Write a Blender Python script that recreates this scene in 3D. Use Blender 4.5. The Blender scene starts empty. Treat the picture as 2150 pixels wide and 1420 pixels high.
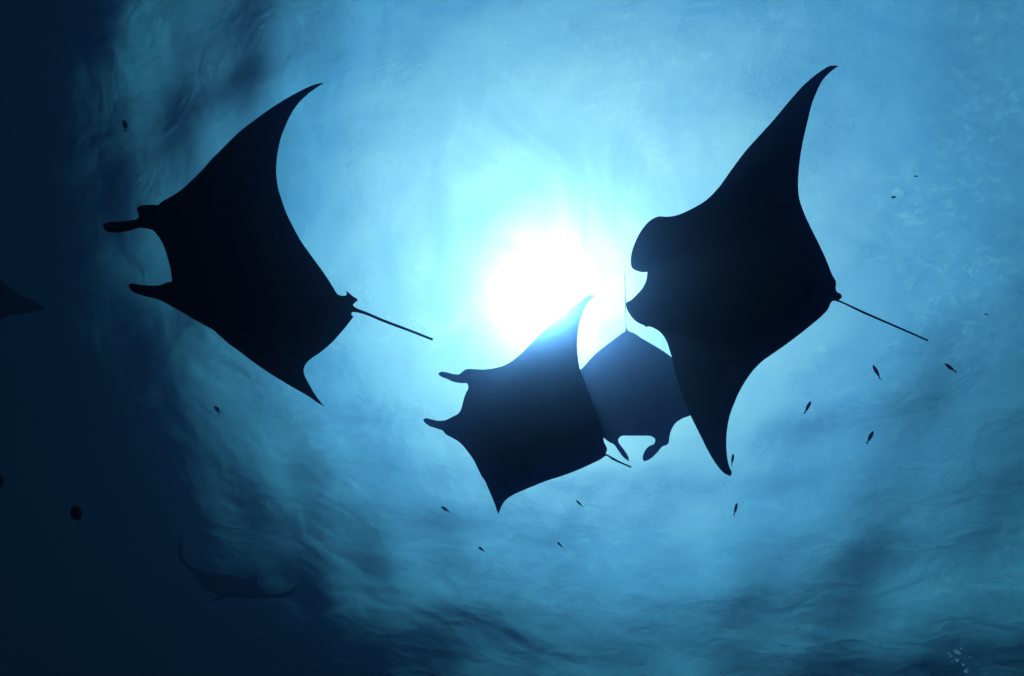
import bpy, bmesh, math, random
import numpy as np
from mathutils import Vector, Matrix
from mathutils.geometry import delaunay_2d_cdt

random.seed(7); rng = np.random.default_rng(7)
S = bpy.context.scene
C = S.collection

# ------------------------------------------------------------------ camera
IW, IH, F = 2150.0, 1420.0, 790.0           # photograph size and focal length in its pixels
DEPTH = 13.0                                # the camera hangs this far below the surface
ZEN = Vector((1225 - IW/2, IH/2 - 550, -F)).normalized()      # straight up, seen by the camera
_ex = (Vector((1, 0, 0)) - ZEN * ZEN.x).normalized()
_ey = ZEN.cross(_ex)
ROT = Matrix((_ex, _ey, ZEN))               # camera -> world
CAM = Vector((0, 0, -DEPTH))
cd = bpy.data.cameras.new('camera'); cam = bpy.data.objects.new('camera', cd); C.objects.link(cam)
cam.matrix_world = Matrix.Translation(CAM) @ ROT.to_4x4()
cd.sensor_width = 36.0; cd.lens = 36.0 * F / IW; cd.clip_start = 0.05; cd.clip_end = 2000
S.camera = cam

def ray(px, py):
    return ROT @ Vector((px - IW/2, IH/2 - py, -F)).normalized()

# ------------------------------------------------------------------ sky and sun
sd = ray(1150, 630)
SUN_EL = math.asin(sd.z); SUN_AZ = math.atan2(sd.x, sd.y)
w = bpy.data.worlds.new('World'); S.world = w; w.use_nodes = True
nt = w.node_tree; nt.nodes.clear()
sky = nt.nodes.new('ShaderNodeTexSky'); sky.sky_type = 'NISHITA'; sky.sun_disc = False; sky.dust_density = 0.2; sky.air_density = 1.4; sky.ozone_density = 9.0
sky.sun_elevation = SUN_EL; sky.sun_rotation = SUN_AZ
bg = nt.nodes.new('ShaderNodeBackground'); bg.inputs['Strength'].default_value = 0.085
wo = nt.nodes.new('ShaderNodeOutputWorld')
nt.links.new(sky.outputs[0], bg.inputs[0]); nt.links.new(bg.outputs[0], wo.inputs[0])
ld = bpy.data.lights.new('sun', 'SUN'); ld.energy = 4.6; ld.angle = math.radians(3.0); ld.color = (1, 0.85, 0.70)
sun = bpy.data.objects.new('sun', ld); C.objects.link(sun)
sun.rotation_euler = sd.to_track_quat('Z', 'Y').to_euler()

S.view_settings.view_transform = 'Standard'; S.view_settings.look = 'None'
S.view_settings.gamma = 1.0; S.view_settings.exposure = 1.75; S.view_settings.use_curve_mapping = False
cy = S.cycles
cy.use_denoising = True
try: cy.denoiser = 'OPENIMAGEDENOISE'
except Exception: pass
cy.max_bounces = 8; cy.volume_bounces = 1; cy.transparent_max_bounces = 8
cy.sample_clamp_indirect = 4.0

# ------------------------------------------------------------------ helpers
def mat(name):
    m = bpy.data.materials.new(name); m.use_nodes = True
    t = m.node_tree; t.nodes.clear()
    o = t.nodes.new('ShaderNodeOutputMaterial')
    return m, t, o
def N(t, kind, **kw):
    n = t.nodes.new(kind)
    for k, v in kw.items():
        if k in n.inputs: n.inputs[k].default_value = v
        else: setattr(n, k, v)
    return n
def tag(o, label=None, cat=None, group=None, kind=None):
    for k, v in (('label', label), ('category', cat), ('group', group), ('kind', kind)):
        if v: o[k] = v
    return o
def mesh_obj(name, verts, faces, m, parent=None, smooth=True):
    me = bpy.data.meshes.new(name); me.from_pydata([tuple(v) for v in verts], [], faces); me.update()
    if smooth: me.polygons.foreach_set('use_smooth', [True]*len(me.polygons))
    me.materials.append(m)
    o = bpy.data.objects.new(name, me); C.objects.link(o)
    if parent: o.parent = parent
    return o

# ------------------------------------------------------------------ water surface
m_surf, t, out = mat('water_surface')
tc = N(t, 'ShaderNodeTexCoord')
def noise(scale, detail, rough, sx=1, sy=1, rot=0, dist=0.0, loc=(0, 0, 0)):
    mp = N(t, 'ShaderNodeMapping'); mp.inputs['Location'].default_value = loc; mp.inputs['Scale'].default_value = (sx, sy, 1)
    mp.inputs['Rotation'].default_value = (0, 0, rot)
    n = N(t, 'ShaderNodeTexNoise', Scale=scale, Detail=detail, Roughness=rough, Distortion=dist)
    t.links.new(tc.outputs['Object'], mp.inputs[0]); t.links.new(mp.outputs[0], n.inputs['Vector'])
    return n.outputs[0]
def bump(h, strength, distance, prev=None):
    b = N(t, 'ShaderNodeBump', Strength=strength, Distance=distance)
    t.links.new(h, b.inputs['Height'])
    if prev: t.links.new(prev, b.inputs['Normal'])
    return b.outputs[0]
def ramp(v, lo, hi, a, b):
    r = N(t, 'ShaderNodeMapRange'); r.interpolation_type = 'SMOOTHSTEP'
    for k, x in zip((1, 2, 3, 4), (lo, hi, a, b)): r.inputs[k].default_value = x
    t.links.new(v, r.inputs[0]); return r.outputs[0]
def mth(op, a, b):
    m = N(t, 'ShaderNodeMath'); m.operation = op
    for i, x in enumerate((a, b)):
        if hasattr(x, 'links'): t.links.new(x, m.inputs[i])
        else: m.inputs[i].default_value = x
    return m.outputs[0]
swell = noise(0.24, 2, 0.5, 0.7, 1, -0.25, 0.6, (101.0, 5, 0))
b1 = bump(swell, 1.0, 0.17)
b2 = bump(noise(1.0, 4, 0.55, 0.75, 1, 0.35, 0.8), 1.0, 0.025, b1)
b3 = bump(noise(5.0, 3, 0.55, 0.8, 1, -0.5, 0.8), 1.0, 0.0045, b2)
# total reflection beyond the critical angle; the many small facets of a ruffled sea turn its sharp edge into a slow fade
gentle = bump(noise(0.9, 3, 0.5, 0.7, 1, 0.35, 0.8), 1.0, 0.024, bump(swell, 1.0, 0.10))
geo = N(t, 'ShaderNodeNewGeometry'); dp = N(t, 'ShaderNodeVectorMath'); dp.operation = 'DOT_PRODUCT'
t.links.new(geo.outputs['Incoming'], dp.inputs[0]); t.links.new(gentle, dp.inputs[1])
fres = ramp(mth('ABSOLUTE', dp.outputs['Value'], 0.0), 0.51, 0.83, 1.0, 0.02)
patch = noise(0.30, 5, 0.62, 1, 0.6, 0.3, 1.6)          # calm and ruffled patches
def refr(ior, ra, rb):
    r = N(t, 'ShaderNodeBsdfRefraction', IOR=ior); t.links.new(b3, r.inputs['Normal'])
    t.links.new(ramp(patch, 0.3, 0.7, ra, rb), r.inputs['Roughness']); return r
rw, rn = refr(2.0, 1.0, 0.88), refr(1.33, 0.9, 0.7)    # ruffled facets spread the sun wide, calm ones less
rf = N(t, 'ShaderNodeMixShader'); rf.inputs[0].default_value = 0.14
t.links.new(rw.outputs[0], rf.inputs[1]); t.links.new(rn.outputs[0], rf.inputs[2])
tr = N(t, 'ShaderNodeBsdfTransparent')
gl = N(t, 'ShaderNodeBsdfGlossy', Roughness=0.4); t.links.new(b3, gl.inputs['Normal'])
mx1 = N(t, 'ShaderNodeMixShader'); t.links.new(ramp(patch, 0.3, 0.7, 0.85, 0.73), mx1.inputs[0])
t.links.new(rf.outputs[0], mx1.inputs[1]); t.links.new(tr.outputs[0], mx1.inputs[2])
# thin veils of entrained bubbles that glow with the light from above
foam = mth('MULTIPLY', ramp(noise(3.2, 9, 0.78, 0.8, 1, 0.6, 0.7), 0.46, 0.80, 0.0, 1.0), ramp(noise(0.16, 3, 0.6, 1, 1, 0, 1.0), 0.40, 0.70, 0.02, 0.09))
tl = N(t, 'ShaderNodeBsdfTranslucent'); tl.inputs['Color'].default_value = (.9, .93, .95, 1)
mx3 = N(t, 'ShaderNodeMixShader'); t.links.new(foam, mx3.inputs[0])
t.links.new(mx1.outputs[0], mx3.inputs[1]); t.links.new(tl.outputs[0], mx3.inputs[2])
mx2 = N(t, 'ShaderNodeMixShader')
t.links.new(fres, mx2.inputs[0]); t.links.new(mx3.outputs[0], mx2.inputs[1]); t.links.new(gl.outputs[0], mx2.inputs[2])
t.links.new(mx2.outputs[0], out.inputs['Surface'])

n = 260                                     # grid, finer above the camera, with real swell
u = np.linspace(-1, 1, n); ax = np.sign(u) * (14*np.abs(u) + 226*np.abs(u)**4)
X, Y = np.meshgrid(ax, ax, indexing='ij')
Z = np.zeros_like(X)
for wl, amp, ang in ((9, .10, .4), (5.3, .07, 1.1), (3.1, .045, .1), (2.1, .03, 1.7), (1.4, .016, .8), (17, .12, .7)):
    for k in range(3):
        a = ang + rng.normal(0, .35); L = wl * rng.uniform(.8, 1.25)
        Z += amp * .35 * np.sin((X*math.cos(a) + Y*math.sin(a)) * 2*math.pi/L + rng.uniform(0, 6.28)) * np.exp(-(np.hypot(X, Y)/(wl*9))**2)
V = np.stack([X, Y, Z], -1).reshape(-1, 3)
idx = np.arange(n*n).reshape(n, n)
FQ = np.stack([idx[:-1, :-1], idx[1:, :-1], idx[1:, 1:], idx[:-1, 1:]], -1).reshape(-1, 4)
surf = mesh_obj('water_surface', V.tolist(), FQ.tolist(), m_surf)
tag(surf, 'rippled underside of the sea surface with the sun behind it', 'water', kind='structure')

# ------------------------------------------------------------------ sea water itself
m_sea, t, out = mat('sea_water')
pv = N(t, 'ShaderNodeVolumePrincipled', Density=0.20, Anisotropy=0.935)
pv.inputs['Color'].default_value = (0.011, 0.020, 0.062, 1)
pv.inputs['Absorption Color'].default_value = (0.31, 0.70, 0.64, 1)
t.links.new(pv.outputs[0], out.inputs['Volume'])
h = 245; zb, zt = -70, 1.2
bv = [(x, y, z) for z in (zb, zt) for x, y in ((-h, -h), (h, -h), (h, h), (-h, h))]
bf = [(3, 2, 1, 0), (4, 5, 6, 7), (0, 1, 5, 4), (1, 2, 6, 5), (2, 3, 7, 6), (3, 0, 4, 7)]
haze = mesh_obj('haze', bv, bf, m_sea, smooth=False)
tag(haze, 'clear blue sea water that fades far things', 'water', kind='stuff')

# ------------------------------------------------------------------ manta rays
m_manta, t, out = mat('manta_skin')
tc2 = N(t, 'ShaderNodeTexCoord')
nz = N(t, 'ShaderNodeTexNoise', Scale=1.7, Detail=6, Roughness=0.6)
t.links.new(tc2.outputs['Object'], nz.inputs['Vector'])
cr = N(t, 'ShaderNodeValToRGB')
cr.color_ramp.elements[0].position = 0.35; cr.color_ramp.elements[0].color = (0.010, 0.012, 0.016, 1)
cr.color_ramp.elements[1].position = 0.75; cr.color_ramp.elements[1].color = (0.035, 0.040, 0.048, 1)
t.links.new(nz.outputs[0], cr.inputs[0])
nz2 = N(t, 'ShaderNodeTexNoise', Scale=60, Detail=3); t.links.new(tc2.outputs['Object'], nz2.inputs['Vector'])
bp = N(t, 'ShaderNodeBump', Strength=0.2, Distance=0.004); t.links.new(nz2.outputs[0], bp.inputs['Height'])
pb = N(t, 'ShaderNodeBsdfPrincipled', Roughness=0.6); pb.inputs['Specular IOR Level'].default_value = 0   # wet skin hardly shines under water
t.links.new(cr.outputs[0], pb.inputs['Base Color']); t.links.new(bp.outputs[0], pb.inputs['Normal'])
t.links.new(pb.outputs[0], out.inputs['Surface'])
m_eye, t, out = mat('eye'); pe = N(t, 'ShaderNodeBsdfPrincipled', Roughness=0.1); pe.inputs['Base Color'].default_value = (.01, .01, .012, 1)
t.links.new(pe.outputs[0], out.inputs['Surface'])

def resample(P, step):
    """smooth closed curve through P (Catmull-Rom), points about `step` apart"""
    P = [np.array(p, float) for p in P]; n = len(P); o = []
    for i in range(n):
        a, b, c, d = P[i-1], P[i], P[(i+1) % n], P[(i+2) % n]
        L = np.linalg.norm(c-b); k = max(1, int(round(L/step)))
        da = max(np.linalg.norm(b-a), 1e-6); dc = max(np.linalg.norm(d-c), 1e-6)
        m1 = ((c-b)/L + (b-a)/da); m2 = ((d-c)/dc + (c-b)/L)
        k1 = 1.0 if (c-b) @ (b-a) > 0.2*L*da else 0.0; k2 = 1.0 if (d-c) @ (c-b) > 0.2*L*dc else 0.0
        m1 = m1*.5*L if k1 else (c-b)
        m2 = m2*.5*L if k2 else (c-b)
        for j in range(k):
            s = j/k; s2, s3 = s*s, s*s*s
            o.append((2*s3-3*s2+1)*b + (s3-2*s2+s)*m1 + (-2*s3+3*s2)*c + (s3-s2)*m2)
    return np.array(o)

def inside(pts, poly):
    x, y = pts[:, 0], pts[:, 1]; r = np.zeros(len(pts), bool)
    x0, y0 = poly[-1]
    for x1, y1 in poly:
        c = (y1 > y) != (y0 > y)
        if c.any():
            r ^= c & (x < (x0-x1)*(y-y1)/((y0-y1) if y0 != y1 else 1e-9) + x1)
        x0, y0 = x1, y1
    return r

def edge_dist(pts, poly):
    d = np.full(len(pts), 1e9)
    A = poly; B = np.roll(poly, -1, 0)
    for a, b in zip(A, B):
        e = b-a; q = max(e @ e, 1e-12)
        s = np.clip(((pts-a) @ e)/q, 0, 1)
        d = np.minimum(d, np.hypot(*(pts - a - s[:, None]*e).T))
    return d

def manta(label, outline, nose, tail, dist, tilt=(0, 0), bend=(0, 0), gap=.045, thick=1.0, eyes=()):
    """Body of one ray. `outline` is its edge in the photograph, `dist` its distance in metres along the view
    at mid-body, `tilt` the slope of its disc away from facing straight up, `bend` how far each wing lifts."""
    nose = np.array(nose, float); tail = np.array(tail, float)
    mid = .5*(nose+tail)
    P0 = CAM + ray(*mid) * dist
    view = ray(*mid)
    ax1 = ROT @ Vector((1, 0, 0)); ax2 = ROT @ Vector((0, 1, 0))
    nrm = (view*.6 + Vector((0, 0, 1))*.4 + ax1*tilt[0] + ax2*tilt[1]).normalized()
    mpp = dist / F * 1.0                                   # metres per pixel near the body
    axis = (tail-nose)/np.linalg.norm(tail-nose); lat = np.array([-axis[1], axis[0]])
    poly = resample(outline, max(2.5, .03/mpp))
    lo, hi = poly.min(0), poly.max(0); g = gap/mpp
    gx, gy = np.meshgrid(np.arange(lo[0], hi[0], g), np.arange(lo[1], hi[1], g*.87), indexing='ij')
    gx[:, 1::2] += g/2
    pts = np.stack([gx.ravel(), gy.ravel()], 1)
    pts = pts[inside(pts, poly)]
    pts = pts[edge_dist(pts, poly) > g*.45]
    allp = np.vstack([poly, pts]); nb = len(poly)
    vs, es, fs, *_ = delaunay_2d_cdt([Vector(p) for p in allp], [(i, (i+1) % nb) for i in range(nb)], [list(range(nb))], 1, 1e-4)
    q = np.array([(v.x, v.y) for v in vs])
    d = edge_dist(q, poly) * mpp
    on = d < 1e-4
    sl = ((q-mid) @ lat) * mpp; al = ((q-mid) @ axis) * mpp
    half = .18*(1-np.exp(-d/.36)) + .13*np.exp(-(sl/.42)**2 - (al/.8)**2)*np.clip(d/.35, 0, 1)
    half *= thick
    half[on] = 0
    wing = np.clip(np.abs(sl)/2.0, 0, 1.6)**2
    lift = np.where(sl > 0, bend[0], bend[1]) * wing
    verts = []; ids_top = []; ids_bot = []
    c = []
    for i, p in enumerate(q):
        r = ray(*p)
        tt = (P0-CAM).dot(nrm)/r.dot(nrm)
        tt = min(max(tt, dist*.6), dist*1.6)
        c.append(CAM + r*(tt + lift[i]))
    org = P0
    for i in range(len(q)):
        if on[i]:
            ids_top.append(len(verts)); ids_bot.append(len(verts)); verts.append(c[i]-org)
        else:
            ids_top.append(len(verts)); verts.append(c[i] + nrm*half[i]*1.15 - org)
            ids_bot.append(len(verts)); verts.append(c[i] - nrm*half[i]*.85 - org)
    faces = []
    for f in fs:
        if len(f) < 3: continue
        faces.append([ids_top[k] for k in f]); 
        b = [ids_bot[k] for k in f][::-1]
        if set(b) != set(faces[-1]): faces.append(b)
    o = mesh_obj('manta_ray', verts, faces, m_manta)
    o.location = org
    bm = bmesh.new(); bm.from_mesh(o.data); bmesh.ops.recalc_face_normals(bm, faces=bm.faces); bm.to_mesh(o.data); bm.free()
    o.data.polygons.foreach_set('use_smooth', [True]*len(o.data.polygons))
    tag(o, label, 'manta ray', 'manta rays')
    for ex, ey in eyes:
        r = ray(ex, ey); tt = (P0-CAM).dot(nrm)/r.dot(nrm)
        bm = bmesh.new(); bmesh.ops.create_uvsphere(bm, u_segments=12, v_segments=8, radius=.018)
        me = bpy.data.meshes.new('eye'); bm.to_mesh(me); bm.free(); me.materials.append(m_eye)
        e = bpy.data.objects.new('eye', me); C.objects.link(e); e.parent = o
        e.location = CAM + r*tt - org
    return o

def Zm(x0, y0, s, pts):     # coordinates read in an enlarged view -> photograph pixels
    return [(x0 + x/s, y0 + y/s) for x, y in pts]

right = Zm(1280, 100, 1.511, [(727,58),(700,58),(670,75),(620,115),(570,170),(520,230),(470,285),(430,330),(385,390),(345,445),(305,485),(260,512),(210,533),(180,537),(155,536),(130,548),(108,570),(92,595),(80,620),(70,650),(67,680),(70,698),(85,708),(105,713),(120,712),(117,735),(105,762),(85,785),(65,803),(53,808),(55,830),(66,850),(85,870),(110,882),(135,888),(160,903),(180,930),(190,960),(198,985),(205,1020),(220,1070),(240,1130),(265,1185),(290,1235),(315,1285),(340,1325),(365,1352),(383,1360),(388,1352),(378,1325),(372,1290),(370,1250),(373,1210),(382,1165),(395,1130),(410,1095),(430,1060),(455,1025),(485,995),(520,970),(560,942),(600,912),(640,880),(675,850),(693,830),(703,808),(708,804),(722,806),(800,842),(900,885),(1008,932),(1011,927),(902,879),(802,835),(728,801),(737,793),(735,783),(722,776),(718,770),(718,742),(708,725),(690,680),(665,625),(640,575),(615,520),(602,480),(598,440),(600,390),(606,340),(615,290),(628,235),(640,185),(655,145),(675,105),(700,78)])
left = Zm(180, 140, 1.918, [(960,66),(930,70),(880,90),(820,122),(750,165),(690,208),(640,245),(600,280),(555,325),(510,370),(470,415),(425,460),(380,500),(340,525),(305,545),(292,557),(270,556),(240,558),(212,562),(205,575),(212,592),(210,612),(170,620),(120,625),(85,628),(68,642),(75,658),(100,668),(140,668),(180,660),(215,650),(245,652),(270,660),(290,682),(308,710),(322,745),(335,790),(345,840),(347,866),(325,870),(300,880),(260,882),(215,878),(180,874),(172,882),(185,903),(215,918),(250,928),(290,938),(330,957),(380,985),(430,1015),(480,1043),(515,1062),(540,1085),(580,1120),(620,1148),(660,1180),(710,1215),(760,1248),(810,1278),(860,1307),(900,1330),(935,1355),(963,1370),(945,1350),(920,1315),(900,1280),(882,1245),(877,1222),(885,1200),(905,1178),(935,1158),(965,1135),(995,1108),(1020,1080),(1042,1055),(1052,1042),(1068,1022),(1078,1008),(1070,998),(1073,988),(1100,992),(1130,1001),(1200,1030),(1300,1067),(1385,1100),(1395,1104),(1400,1096),(1388,1091),(1300,1056),(1200,1018),(1130,988),(1080,966),(1076,960),(1085,950),(1095,943),(1093,935),(1080,928),(1060,912),(1048,903),(1052,918),(1045,923),(1015,918),(1000,895),(975,855),(940,805),(900,750),(865,700),(835,645),(808,590),(790,540),(775,490),(768,440),(768,390),(775,335),(785,290),(800,250),(825,195),(855,150),(890,115),(925,88)])
middle = Zm(860, 560, 2.581, [(1005,157),(975,155),(945,172),(900,205),(850,243),(800,283),(750,325),(700,373),(650,425),(600,475),(550,515),(500,540),(450,552),(400,558),(350,556),(310,556),(285,570),(270,583),(235,582),(195,572),(170,570),(155,580),(165,593),(200,608),(240,625),(280,632),(312,634),(318,655),(303,690),(290,730),(280,770),(265,795),(230,815),(190,833),(150,835),(110,826),(85,822),(73,832),(85,848),(110,865),(150,878),(180,890),(195,908),(225,925),(260,945),(290,972),(320,1010),(345,1045),(365,1085),(390,1135),(410,1165),(425,1200),(440,1235),(455,1270),(468,1305),(480,1342),(490,1320),(500,1295),(525,1262),(560,1238),(610,1215),(670,1190),(740,1162),(810,1140),(880,1115),(940,1090),(1000,1062),(1035,1045),(1055,1030),(1064,1025),(1100,1048),(1150,1070),(1198,1091),(1203,1083),(1152,1061),(1105,1036),(1063,1013),(1068,1000),(1070,985),(1060,965),(1053,950),(1050,910),(1040,870),(1020,820),(1000,765),(980,710),(960,655),(940,600),(922,550),(912,490),(908,420),(912,360),(920,310),(935,260),(955,215),(980,180)])
rear = Zm(860, 560, 2.581, [(1163,40),(1166,120),(1168,220),(1170,320),(1168,350),(1150,362),(1120,385),(1060,430),(1000,480),(935,550),(860,610),(790,670),(745,720),(830,760),(900,800),(960,840),(1010,890),(1055,930),(1085,953),(1105,962),(1130,995),(1160,1035),(1190,1056),(1185,1030),(1160,990),(1137,960),(1130,940),(1145,920),(1200,917),(1260,917),(1310,920),(1330,935),(1325,960),(1295,975),(1272,1005),(1263,1040),(1270,1056),(1300,1045),(1340,1010),(1370,975),(1395,965),(1405,950),(1408,925),(1415,895),(1440,850),(1475,825),(1525,805),(1580,770),(1640,730),(1720,690),(1650,620),(1560,560),(1420,490),(1370,455),(1320,425),(1260,390),(1215,360),(1185,347),(1176,330),(1174,220),(1170,120),(1167,40)])
far_low = Zm(0, 960, 2.986, [(1140,480),(1118,560),(1115,620),(1140,665),(1180,705),(1220,750),(1260,800),(1290,835),(1340,850),(1365,862),(1340,880),(1310,908),(1345,908),(1400,885),(1460,880),(1520,885),(1580,887),(1650,887),(1720,888),(1780,882),(1820,865),(1850,830),(1880,795),(1840,820),(1800,845),(1750,858),(1700,856),(1660,845),(1635,815),(1612,790),(1622,762),(1600,745),(1560,758),(1510,755),(1440,738),(1370,730),(1310,722),(1260,705),(1210,680),(1170,645),(1150,600),(1145,550)])
far_edge = [(98,648),(75,634),(45,620),(20,603),(0,585),(-40,560),(-90,545),(-130,548),(-165,560),(-195,575),(-185,592),(-160,590),(-150,610),(-155,632),(-175,640),(-165,655),(-130,662),(-90,672),(-55,690),(-30,735),(-15,770),(-8,735),(-5,700),(5,672),(20,664),(60,658)]

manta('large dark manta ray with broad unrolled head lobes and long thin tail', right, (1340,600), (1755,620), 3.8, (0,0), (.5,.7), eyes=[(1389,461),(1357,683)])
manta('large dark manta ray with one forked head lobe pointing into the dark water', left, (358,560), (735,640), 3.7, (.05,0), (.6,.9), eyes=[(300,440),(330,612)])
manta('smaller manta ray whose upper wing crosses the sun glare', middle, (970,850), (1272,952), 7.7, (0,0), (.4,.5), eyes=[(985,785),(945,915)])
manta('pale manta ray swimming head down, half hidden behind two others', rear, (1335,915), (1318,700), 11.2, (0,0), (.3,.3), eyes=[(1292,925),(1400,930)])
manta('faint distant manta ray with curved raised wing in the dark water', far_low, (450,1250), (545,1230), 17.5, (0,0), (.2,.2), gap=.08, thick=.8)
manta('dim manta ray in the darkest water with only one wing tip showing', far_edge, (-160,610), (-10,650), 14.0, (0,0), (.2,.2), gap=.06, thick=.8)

# ------------------------------------------------------------------ fish
m_fish, t, out = mat('fish_scales')
tc3 = N(t, 'ShaderNodeTexCoord'); nf = N(t, 'ShaderNodeTexNoise', Scale=14, Detail=3); t.links.new(tc3.outputs['Object'], nf.inputs['Vector'])
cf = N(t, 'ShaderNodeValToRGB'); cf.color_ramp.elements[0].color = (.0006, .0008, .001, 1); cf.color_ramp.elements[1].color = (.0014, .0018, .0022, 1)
t.links.new(nf.outputs[0], cf.inputs[0]); pf = N(t, 'ShaderNodeBsdfPrincipled', Roughness=.75); pf.inputs['Specular IOR Level'].default_value = 0
t.links.new(cf.outputs[0], pf.inputs['Base Color']); t.links.new(pf.outputs[0], out.inputs['Surface'])

def fish_meshes(deep):
    """a fish one unit long along x, nose at +x: body, tail_fin, dorsal_fin, anal_fin, pectoral_fin"""
    prof = [(.5,.004),(.47,.03),(.4,.07),(.28,.105),(.12,.12),(-.05,.11),(-.2,.078),(-.32,.042),(-.39,.024),(-.42,.02)]
    V, Fc = [], []; K = 12
    for x, r in prof:
        for k in range(K):
            a = 2*math.pi*k/K; V.append((x, r*.62*math.cos(a)*(1.1 if deep < 1.4 else 1.35), r*deep*math.sin(a)))
    for i in range(len(prof)-1):
        for k in range(K):
            Fc.append((i*K+k, i*K+(k+1) % K, (i+1)*K+(k+1) % K, (i+1)*K+k))
    Fc.append(tuple(range(K))[::-1]); Fc.append(tuple((len(prof)-1)*K+k for k in range(K)))
    def fin(pl, th=.012):
        n = len(pl); v = [(x, s*th, z) for s in (-1, 1) for x, z in pl]
        f = [tuple(range(n)), tuple(range(2*n-1, n-1, -1))] + [(i, i+n, (i+1) % n+n, (i+1) % n) for i in range(n)]
        return v, f
    d = deep
    return {'body': (V, Fc),
            'tail_fin': fin([(-.40,.02),(-.46,.07),(-.56,.15),(-.53,.05),(-.51,0),(-.53,-.05),(-.56,-.15),(-.46,-.07),(-.40,-.02)], .008),
            'dorsal_fin': fin([(.2,.10*d),(.1,.17*d),(-.05,.15*d),(-.24,.10*d),(-.26,.05*d),(.0,.08*d)], .006),
            'anal_fin': fin([(-.05,-.08*d),(-.1,-.14*d),(-.24,-.10*d),(-.26,-.05*d)], .006)}
_cache = {}
def fish(label, px, py, qx, qy, dist, turn=0.0, deep=1.0, roll=0.0):
    """nose at (px,py), tail at (qx,qy) in the photograph; `turn` swings the tail away from the camera"""
    a = CAM + ray(px, py)*dist; b = CAM + ray(qx, qy)*(dist + turn)
    L = (a-b).length
    X = (a-b).normalized(); up = Vector((0, 0, 1))
    Yv = up.cross(X)
    if Yv.length < .05: Yv = (ROT @ Vector((1, 0, 0))).cross(X)
    Yv.normalize(); Zv = X.cross(Yv)
    root = bpy.data.objects.new('fish', None); C.objects.link(root); root.empty_display_size = .05
    root.matrix_world = Matrix.Translation((a+b)/2) @ Matrix((X, Yv, Zv)).transposed().to_4x4() @ Matrix.Rotation(roll, 4, 'X') @ Matrix.Scale(L/1.04, 4)
    tag(root, label, 'fish', 'small fish between the rays')
    for nm, (v, f) in fish_meshes(deep).items():
        if (nm, deep) not in _cache:
            o = mesh_obj(nm, v, f, m_fish); _cache[nm, deep] = o.data; o.parent = root
        else:
            o = bpy.data.objects.new(nm, _cache[nm, deep]); C.objects.link(o); o.parent = root
    return root

FISH = [
 ('small slim fish just below the end of the long thin tail', 1833,766, 1848,796, 7.0, .12, 1.0),
 ('small slim fish swimming apart beyond the tail tip', 1983,763, 2007,781, 7.0, -.1, 1.0),
 ('small slim fish beside the trailing edge of the large wing', 1703,842, 1689,868, 7.6, .1, 1.0),
 ('small slim fish on its own over pale rippled water', 1834,905, 1820,931, 7.5, .08, 1.0),
 ('small slim fish touching the outline of the large lower wing tip', 1540,952, 1536,978, 7.8, .1, 1.0),
 ('small slim fish hanging upright under the large lower wing tip', 1548,1056, 1541,1082, 7.4, .1, 1.0),
 ('small slim fish slanting under the smaller ray tail', 1209,1050, 1223,1064, 8.2, -.1, 1.0),
 ('small slim fish beside the lower wing tip of the smaller ray', 926,1064, 944,1075, 8.4, .15, 1.0),
 ('tiny pale fish well below the smaller ray', 1170,1138, 1181,1149, 10.5, .2, 1.0),
 ('tiny pale fish alone under the bright water edge', 1004,1149, 1017,1157, 10.5, .2, 1.0),
 ('tiny dim fish under the lower wing of the fork-lobed ray', 450,853, 462,868, 9.0, .2, 1.0),
 ('tiny dim fish above the fork-lobed ray in dark water', 259,251, 265,275, 8.0, .15, 1.0),
 ('tiny fish hugging the front edge of the smaller ray', 1008,992, 1019,1002, 7.0, .05, 1.0),
 ('dark plump fish seen head on in the darkest water', 160,1077, 161,1078, 4.7, .4, 1.3, 1.4),
 ('dark plump fish only partly in view in the black water', -8,1010, -7,1011, 4.7, .4, 1.3, 1.4),
 ('tiny round fish over clear blue water near the raised wing', 1875,413, 1878,416, 7.5, .12, 1.6),
 ('speck sized fish above the tiny round fish', 1920,369, 1926,372, 9.0, .1, 1.2),
 ('speck sized fish beyond the long thin tail', 2068,659, 2074,662, 9.0, .1, 1.2),
]
for f in FISH: fish(*f)

# ------------------------------------------------------------------ bubbles
m_bub, t, out = mat('bubble')
gb = N(t, 'ShaderNodeBsdfTranslucent'); gb.inputs['Color'].default_value = (.95, .97, 1, 1)
t.links.new(gb.outputs[0], out.inputs['Surface'])
BUB = [(2008,1368,7),(2014,1372,4),(1996,1377,4),(2009,1386,5),(1991,1372,3),(2022,1396,4),(2028,1410,5),(2031,1405,3),(2018,1362,3),(1998,1390,2.5),(2036,1380,2.5),(1516,1416,5),(1530,1410,3),(1540,1404,3),(1524,1406,2.5)]
bme = None
for i, (x, y, s) in enumerate(BUB):
    d = 4.2 + .3*math.sin(i*2.1)
    if bme is None:
        bm = bmesh.new(); bmesh.ops.create_icosphere(bm, subdivisions=2, radius=1)
        bme = bpy.data.meshes.new('bubble'); bm.to_mesh(bme); bm.free(); bme.materials.append(m_bub)
        bme.polygons.foreach_set('use_smooth', [True]*len(bme.polygons))
    o = bpy.data.objects.new('bubble', bme); C.objects.link(o)
    o.location = CAM + ray(x, y)*d; r = s*.36*d/F; o.scale = (r*1.15, r*1.15, r*.8)
    big = x > 1800
    tag(o, 'tiny bright bubble in the larger loose cluster in dark blue water' if big else 'tiny bright bubble in the smaller, sparser cluster',
        'bubble', 'bubbles of the larger cluster' if big else 'bubbles of the smaller cluster')
